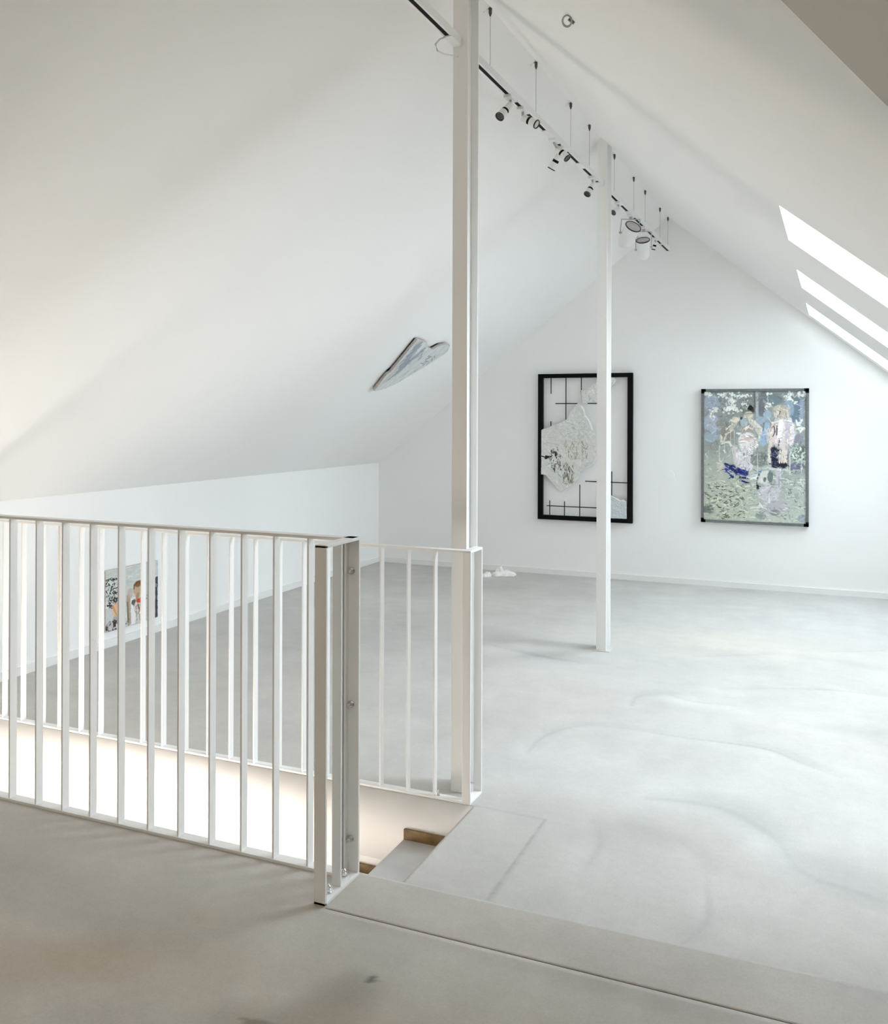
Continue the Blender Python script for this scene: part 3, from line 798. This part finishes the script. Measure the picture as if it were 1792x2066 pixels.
Bl(790, 690, 90, 50, srgb((172, 164, 156))); St([(720, 700), (780, 650), (850, 690)], 14, srgb((232, 226, 218)), .9)
Bl(790, 850, 120, 130, srgb((232, 230, 226))); Bl(800, 800, 60, 30, srgb((206, 190, 180)), .8)
Fk(26, 690, 890, 740, 960, 40, 110, 9, [(250, 248, 246), (186, 184, 182), (214, 196, 184), (160, 158, 158)], .8, (-.5, .5))
St([(430, 800), (440, 880), (540, 860), (600, 950)], 30, srgb((224, 224, 212)), .9); St([(415, 880), (412, 1120)], 8, srgb((226, 230, 220)), .8); St([(480, 900), (482, 1010)], 8, srgb((226, 230, 220)), .8)
St([(600, 940), (640, 1100)], 60, srgb((210, 206, 204))); Bl(740, 1090, 120, 150, srgb((216, 214, 216))); Bl(790, 1190, 60, 50, srgb((224, 224, 226)))
Fk(22, 630, 850, 960, 1200, 40, 130, 12, [(238, 238, 240), (186, 184, 190), (204, 198, 200)], .7, (1.1, 2.0)); Bl(735, 1030, 14, 26, srgb((120, 122, 120)), .8)
# right figure
Bl(1215, 460, 100, 92, srgb((196, 190, 176))); Bl(1160, 490, 40, 50, srgb((214, 206, 198))); St([(1180, 440), (1205, 455), (1190, 500)], 12, srgb((110, 92, 76)), .9); St([(1190, 400), (1290, 440), (1320, 540)], 18, srgb((216, 212, 202)), .8)
Fk(14, 1150, 1320, 390, 540, 20, 60, 9, [(150, 140, 124), (232, 228, 216)], .8)
Bl(1225, 740, 168, 200, srgb((220, 212, 210))); St([(1110, 620), (1080, 900), (1070, 1090)], 52, srgb((222, 212, 204))); St([(1215, 600), (1195, 800)], 62, srgb((246, 244, 244)), .95)
St([(1330, 560), (1370, 760), (1340, 880)], 48, srgb((228, 226, 232)), .9); St([(1290, 620), (1290, 860)], 40, srgb((198, 196, 206)), .8); St([(1280, 1140), (1240, 860)], 60, srgb((220, 212, 208)))
St([(1125, 650), (1140, 720), (1110, 780)], 14, srgb((70, 52, 62)), .9); St([(1165, 640), (1160, 760)], 16, srgb((60, 48, 70)), .9); St([(1195, 820), (1185, 900)], 14, srgb((50, 48, 70)), .9); St([(1100, 590), (1070, 680)], 9, srgb((110, 90, 80)), .8)
St([(1100, 600), (1240, 560), (1340, 580)], 18, srgb((240, 240, 240)), .9)
St([(1130, 960), (1140, 1160)], 92, srgb((26, 32, 56))); Bl(1235, 1150, 66, 46, srgb((30, 38, 54))); St([(1210, 960), (1100, 950)], 26, srgb((36, 34, 60))); St([(1300, 1000), (1300, 1150)], 18, srgb((90, 96, 120)), .8)
for x in (1205, 1235, 1262, 1290): St([(x, 960), (x - 8, 1120)], 19, srgb((228, 218, 208)))
St([(1060, 1060), (1075, 1110)], 26, srgb((230, 222, 208))); Fk(10, 1100, 1190, 1000, 1170, 15, 50, 7, [(90, 110, 160), (160, 170, 190)], .7)
# blue cloth
for pts, wd in [([(490, 1150), (620, 1190)], 30), ([(500, 1220), (590, 1320)], 34), ([(560, 1200), (640, 1260)], 40), ([(660, 1230), (760, 1270)], 76), ([(690, 1325), (790, 1330)], 28), ([(715, 1370), (820, 1405)], 26)]:
    St(pts, wd, srgb((24, 38, 112)))
Fk(9, 500, 780, 1170, 1300, 30, 80, 12, [(60, 90, 190), (40, 60, 160)], .9, (-.2, .8)); St([(520, 1240), (590, 1290)], 10, srgb((220, 224, 230)), .9); St([(880, 1275), (960, 1240)], 22, srgb((80, 130, 190)), .9); St([(830, 1400), (880, 1440)], 10, srgb((30, 40, 90)), .9)
# rock, shrubs, dog
Bl(940, 1080, 110, 100, srgb((146, 154, 148))); Fk(50, 830, 1050, 1000, 1170, 12, 40, 9, [(100, 110, 104), (200, 208, 202), (130, 140, 134)], .8)
Bl(1440, 1000, 90, 110, srgb((120, 130, 126)), .8); Bl(1420, 1180, 100, 80, srgb((116, 118, 140)), .9); Fk(60, 1340, 1530, 900, 1120, 25, 70, 14, [(206, 220, 204), (180, 196, 184), (90, 100, 96), (224, 234, 220)], .9); Fk(24, 1340, 1520, 1130, 1250, 20, 50, 10, [(200, 214, 206), (96, 98, 130), (150, 156, 170)], .8); Bl(1440, 820, 60, 70, srgb((146, 146, 162)), .8)
Fk(40, 820, 1530, 1170, 1450, 60, 170, 16, [(222, 232, 224), (206, 214, 208), (170, 178, 172), (236, 240, 236)], .7, (-.25, .2))
Bl(1020, 1320, 110, 90, srgb((214, 220, 214))); Bl(1080, 1310, 34, 80, srgb((106, 122, 120)), .9); St([(930, 1280), (905, 1400), (920, 1460)], 14, srgb((50, 56, 54)), .9); Bl(918, 1445, 18, 34, srgb((16, 22, 40))); Bl(1010, 1345, 22, 30, srgb((110, 116, 110)), .9); St([(1180, 1220), (1190, 1440)], 70, srgb((206, 206, 212)), .8); St([(1080, 1200), (1290, 1215)], 30, srgb((214, 214, 216)), .9); St([(1190, 1300), (1192, 1440)], 12, srgb((150, 150, 160)), .8)
Bl(1070, 1520, 140, 130, srgb((210, 208, 214)), .8); Bl(1130, 1680, 170, 110, srgb((194, 190, 200)), .7); Bl(1140, 1770, 60, 40, srgb((130, 124, 136)), .7); Bl(960, 1820, 70, 50, srgb((140, 148, 152)), .7)
St([(425, 1140), (430, 1300), (440, 1500)], 60, srgb((196, 198, 190)), .6); Bl(430, 1180, 50, 60, srgb((206, 204, 190)), .8)
# meadow flecks
Fk(150, 220, 900, 1380, 1860, 15, 60, 13, [(224, 230, 214), (206, 214, 190), (186, 194, 160), (200, 208, 200)], .8, (-.5, .5))
Fk(110, 220, 760, 1420, 1880, 14, 42, 10, [(60, 66, 56), (86, 92, 66), (110, 112, 80), (44, 52, 50)], .85, (-.7, .7))
Fk(70, 760, 1530, 1400, 1880, 20, 90, 13, [(222, 232, 226), (196, 206, 204), (166, 178, 174), (214, 220, 214)], .7, (-.6, .6))
Fk(26, 1250, 1530, 1350, 1850, 14, 40, 9, [(70, 84, 80), (100, 110, 108)], .8, (-.4, .6)); Bl(270, 1770, 70, 50, srgb((80, 92, 88)), .7, rough=1.5); Bl(1480, 1830, 50, 50, srgb((160, 172, 186)), .7)
P.dabs(900, 20, 80, 11, .34, sat=.03)
P.dabs(600, 10, 36, 7, .5, sat=.04)
Fk(120, 210, 1525, 200, 1100, 15, 60, 8, [(96, 104, 104), (226, 230, 226), (186, 192, 198)], .6)
Fk(160, 210, 1525, 1100, 1890, 14, 50, 8, [(90, 98, 84), (232, 236, 226), (150, 156, 130), (196, 198, 206)], .65, (-.6, .8))
P.c = np.clip(P.c, 0, 1) ** 1.14 * np.array([1.02, 1.0, 1.0])
for x in (560, 610, 915, 1330, 1470, 1325): St([(x, 700 if x < 700 else 1000), (x + 2, 930 if x < 700 else 1250)], 6, srgb((226, 230, 226)), .7)
painted('canvas', P, lambda X, Y: (XA2 + e + (X - 205) / 1325 * (XB2 - XA2 - 2 * e), X * 0 + ya_ + .008, ZB2 - e - (Y - 190) / 1710 * (ZB2 - ZA2 - 2 * e)), (0, -1, 0), .02, [M_CANV, M_SIDE], pt)

# ------------------------------------------------------------------ small unframed painting on the left knee wall
P = Paint(0, 0, 100, 100, 170, 150, srgb((203, 206, 202)), 21)
P.c *= (1 + .12 * (P.n1 - .5))[..., None]; Bl, St, Fk = P.blob, P.stroke, P.flecks
Fk(40, 0, 100, 0, 30, 6, 18, 1.6, [(222, 224, 220), (184, 188, 186)], .6, (-.3, .3))
Bl(15, 42, 15, 17, srgb((196, 198, 194)), .8); Bl(16, 55, 13, 9, srgb((28, 24, 22)), .9, rough=1.4)
Fk(120, 0, 29, 14, 58, 2, 6, 1.5, [(30, 26, 24), (44, 36, 32), (24, 24, 22)], .95); Fk(90, 0, 29, 16, 62, 2, 6, 1.4, [(226, 228, 224), (200, 202, 198)], .9)
Bl(22, 66, 9, 11, srgb((226, 182, 148))); St([(14, 72), (30, 76)], 5, srgb((228, 190, 150))); St([(13, 60), (20, 76)], 3, srgb((206, 150, 90)), .8); Bl(6, 76, 8, 10, srgb((206, 206, 204))); Bl(20, 82, 7, 5, srgb((176, 174, 172)))
Bl(17, 93, 18, 10, srgb((66, 24, 26)), .95, rough=.9); Bl(9, 92, 5, 7, srgb((190, 188, 190))); Bl(22, 94, 3, 8, srgb((224, 216, 216))); Fk(14, 2, 28, 84, 99, 3, 8, 1.3, [(226, 222, 222), (40, 20, 20)], .9)
Bl(50, 78, 11, 24, srgb((236, 234, 232))); St([(42, 50), (44, 96)], 7, srgb((168, 148, 128)), .9); St([(40, 60), (42, 98)], 2.5, srgb((120, 96, 66)), .9); Bl(45, 46, 5, 9, srgb((190, 176, 168)), .8)
Bl(60, 42, 8.5, 13, srgb((196, 168, 140))); Bl(60, 33, 7.5, 5.5, srgb((132, 92, 50))); St([(52.5, 40), (53, 34), (60, 28.5), (67, 34), (67.5, 42)], 2.2, srgb((110, 72, 36)), .9); St([(60, 50), (59, 58)], 6, srgb((176, 146, 116)))
Bl(52, 62, 4, 5, srgb((60, 46, 36)), .9, rough=1.3); Bl(61, 62, 4.4, 3.6, srgb((196, 74, 40))); Bl(67, 61, 4.2, 5, srgb((226, 92, 40))); St([(60, 68), (64, 80)], 3, srgb((128, 84, 54)), .9); St([(57, 70), (58, 94)], 3, srgb((160, 150, 146)), .8); St([(68, 78), (68, 94)], 2, srgb((96, 40, 36)), .9); Fk(16, 52, 72, 66, 98, 4, 12, 1.4, [(150, 140, 132), (246, 246, 244), (180, 150, 120)], .8, (1.1, 2.1))
St([(84, 44), (86, 68)], 6, srgb((168, 70, 40))); St([(82, 50), (81, 66)], 3, srgb((224, 190, 160))); St([(86, 66), (82, 78)], 3, srgb((206, 110, 60))); Bl(84, 86, 5, 8, srgb((176, 176, 178))); Fk(20, 76, 92, 36, 96, 3, 9, 1.3, [(210, 204, 200), (120, 60, 40), (150, 152, 150)], .8)
St([(97, 30), (97, 96)], 6, srgb((40, 40, 46)), .95, rough=1.6); Fk(12, 92, 100, 30, 96, 2, 6, 1.6, [(180, 180, 190), (30, 30, 34)], .9)
P.dabs(220, 2, 6, 1.1, .2, sat=.02)
ya3, yb3, za3, zb3 = 4.521, 5.010, .1055, .4965
o3 = painted('unframed_painting', P, lambda X, Y: (X * 0 + XL + .024, ya3 + X / 100 * (yb3 - ya3), zb3 - Y / 100 * (zb3 - za3)), (1, 0, 0), .023, [M_CANV, M_SIDE])
tag(o3, 'small unframed portrait painting with dark flowers and orange bow, low on the left wall', 'painting')

# ------------------------------------------------------------------ shaped canvas under the left slope
poly = [(-2.892, 6.236), (-2.903, 6.44), (-2.918, 6.56), (-2.94, 6.655), (-2.905, 6.675), (-2.888, 6.64), (-2.893, 6.835), (-2.915, 6.91), (-2.955, 6.948), (-3.093, 6.861), (-3.291, 6.694), (-3.345, 6.606), (-3.372, 6.5), (-3.372, 6.455), (-3.215, 6.372), (-3.188, 6.385)]
poly = [(-2.892, 6.236), (-2.898, 6.36), (-2.905, 6.44), (-2.945, 6.56), (-2.952, 6.65), (-2.905, 6.70), (-2.888, 6.78), (-2.893, 6.87), (-2.95, 6.948), (-3.093, 6.861), (-3.291, 6.694), (-3.345, 6.606), (-3.375, 6.49), (-3.369, 6.455), (-3.215, 6.372), (-3.188, 6.385)]
P = Paint(-3.39, 6.22, -2.87, 6.96, 190, 260, srgb((212, 216, 214)), 31)
P.c *= (1 + .10 * (P.n1 - .5))[..., None]; Bl, St, Fk = P.blob, P.stroke, P.flecks
St([(-2.90, 6.30), (-3.15, 6.42), (-3.3, 6.47)], .05, srgb((196, 192, 190)), .8)
St([(-2.93, 6.34), (-3.0, 6.38), (-3.12, 6.45)], .07, srgb((150, 160, 172)), .95, rough=1.2); St([(-2.98, 6.50), (-3.08, 6.50), (-3.2, 6.50)], .06, srgb((140, 152, 168)), .9, rough=1.4)
St([(-3.0, 6.56), (-3.04, 6.6)], .04, srgb((146, 154, 166)), .9, rough=1.4); St([(-3.1, 6.47), (-3.25, 6.49)], .03, srgb((150, 158, 170)), .9, rough=1.4); St([(-2.93, 6.42), (-3.0, 6.45)], .03, srgb((226, 230, 222)), .9)
P.dabs(400, .02, .09, .010, .10, (-.4, .7))
Fk(50, -3.33, -2.93, 6.5, 6.92, .03, .10, .008, [(186, 190, 190), (232, 234, 230), (168, 174, 174)], .8, (-.4, .6)); Fk(10, -3.1, -3.0, 6.72, 6.84, .02, .05, .012, [(140, 144, 146)], .8)
nLs = Vector((SL, 0, -1)).normalized()
off = .034
def fcp(X, Y):
    z = RZ - SL * (RX - X)
    return X + nLs.x * off * 0, Y, z - off * math.hypot(1, SL)
o4 = painted('shaped_canvas', P, fcp, tuple(nLs), .022, [M_CANV, M_SIDE], mask=lambda X, Y: inside(X, Y, poly), relief=.004)
tag(o4, 'torn pale blue-grey canvas hanging flat under the left ceiling slope', 'artwork')
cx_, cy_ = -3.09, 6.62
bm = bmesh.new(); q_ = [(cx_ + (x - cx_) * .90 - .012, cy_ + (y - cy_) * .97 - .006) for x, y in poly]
prism(bm, [Vector((x, y, RZ - SL * (RX - x))) + nLs * .0115 for x, y in q_], nLs * -.0075)  # inset black sheet, added as the dark shade line in the gap
tag(obj('gap_shade', bm, M_BLACK, o4), 'black sheet standing in for the shade behind the canvas')
# battens hold it off the slope
bm = bmesh.new()
for yy in (6.48, 6.72):
    for xx in (-3.0, -3.2):
        z = RZ - SL * (RX - xx); cyl(bm, Vector((xx, yy, z)), Vector((xx, yy, z)) + nLs * .011, .012, seg=10)
obj('spacer', bm, M_SIDE, o4)

# ------------------------------------------------------------------ cast fragments on the floor by the gable wall
def lump(name, x0, x1, y0, y1, h, seed, rot, label, tilt=0.0, group=None):
    rnd = random.Random(seed); bm = bmesh.new()
    bmesh.ops.create_grid(bm, x_segments=22, y_segments=12, size=1)
    w_, d_ = (x1 - x0) / 2, (y1 - y0) / 2; ph = [rnd.uniform(0, 6) for _ in range(6)]
    for v_ in bm.verts:
        u, t = v_.co.x, v_.co.y
        r_ = 1 / max(1, (abs(u) ** 6 + abs(t) ** 3) ** .2)
        edge = max(0, 1 - max(abs(u) ** 5, abs(t) ** 4)) ** .5
        ed2 = 1 + .12 * math.sin(5 * t + ph[0]) * abs(u) + .08 * math.sin(9 * u + ph[1]) * abs(t)
        z = h * (edge * (.62 + .3 * math.exp(-((u - .25) / .45) ** 2) + .10 * math.sin(7 * u + ph[2]) * math.cos(4 * t + ph[3])))
        v_.co = Vector((u * w_ * r_ * ed2, t * d_ * r_ * ed2, max(.003, z + tilt * (u + 1) * w_)))
    g = bmesh.ops.extrude_face_region(bm, geom=bm.faces[:])
    for v_ in [q_ for q_ in g['geom'] if isinstance(q_, bmesh.types.BMVert)]: v_.co.z = (v_.co.z * .0 + .001) if tilt == 0 else v_.co.z - .012
    bmesh.ops.rotate(bm, cent=(0, 0, 0), matrix=Matrix.Rotation(rot, 3, 'Z'), verts=bm.verts[:])
    bmesh.ops.translate(bm, vec=((x0 + x1) / 2, (y0 + y1) / 2, 0), verts=bm.verts[:])
    o_ = obj(name, bm, M_RAG); tag(o_, label, 'fragment', group); return o_
lump('cast_fragment', -2.975, -2.755, 8.05, 8.17, .050, 4, .38, 'long smooth white cast fragment on the floor by the gable wall')
lump('cast_fragment', -3.035, -2.945, 7.955, 8.02, .040, 9, .9, 'crumpled white fragment leaning at the left end of the smooth one', tilt=.10)
lump('cast_fragment', -2.985, -2.915, 8.20, 8.28, .062, 14, .2, 'smallest white fragment tucked behind the other two')
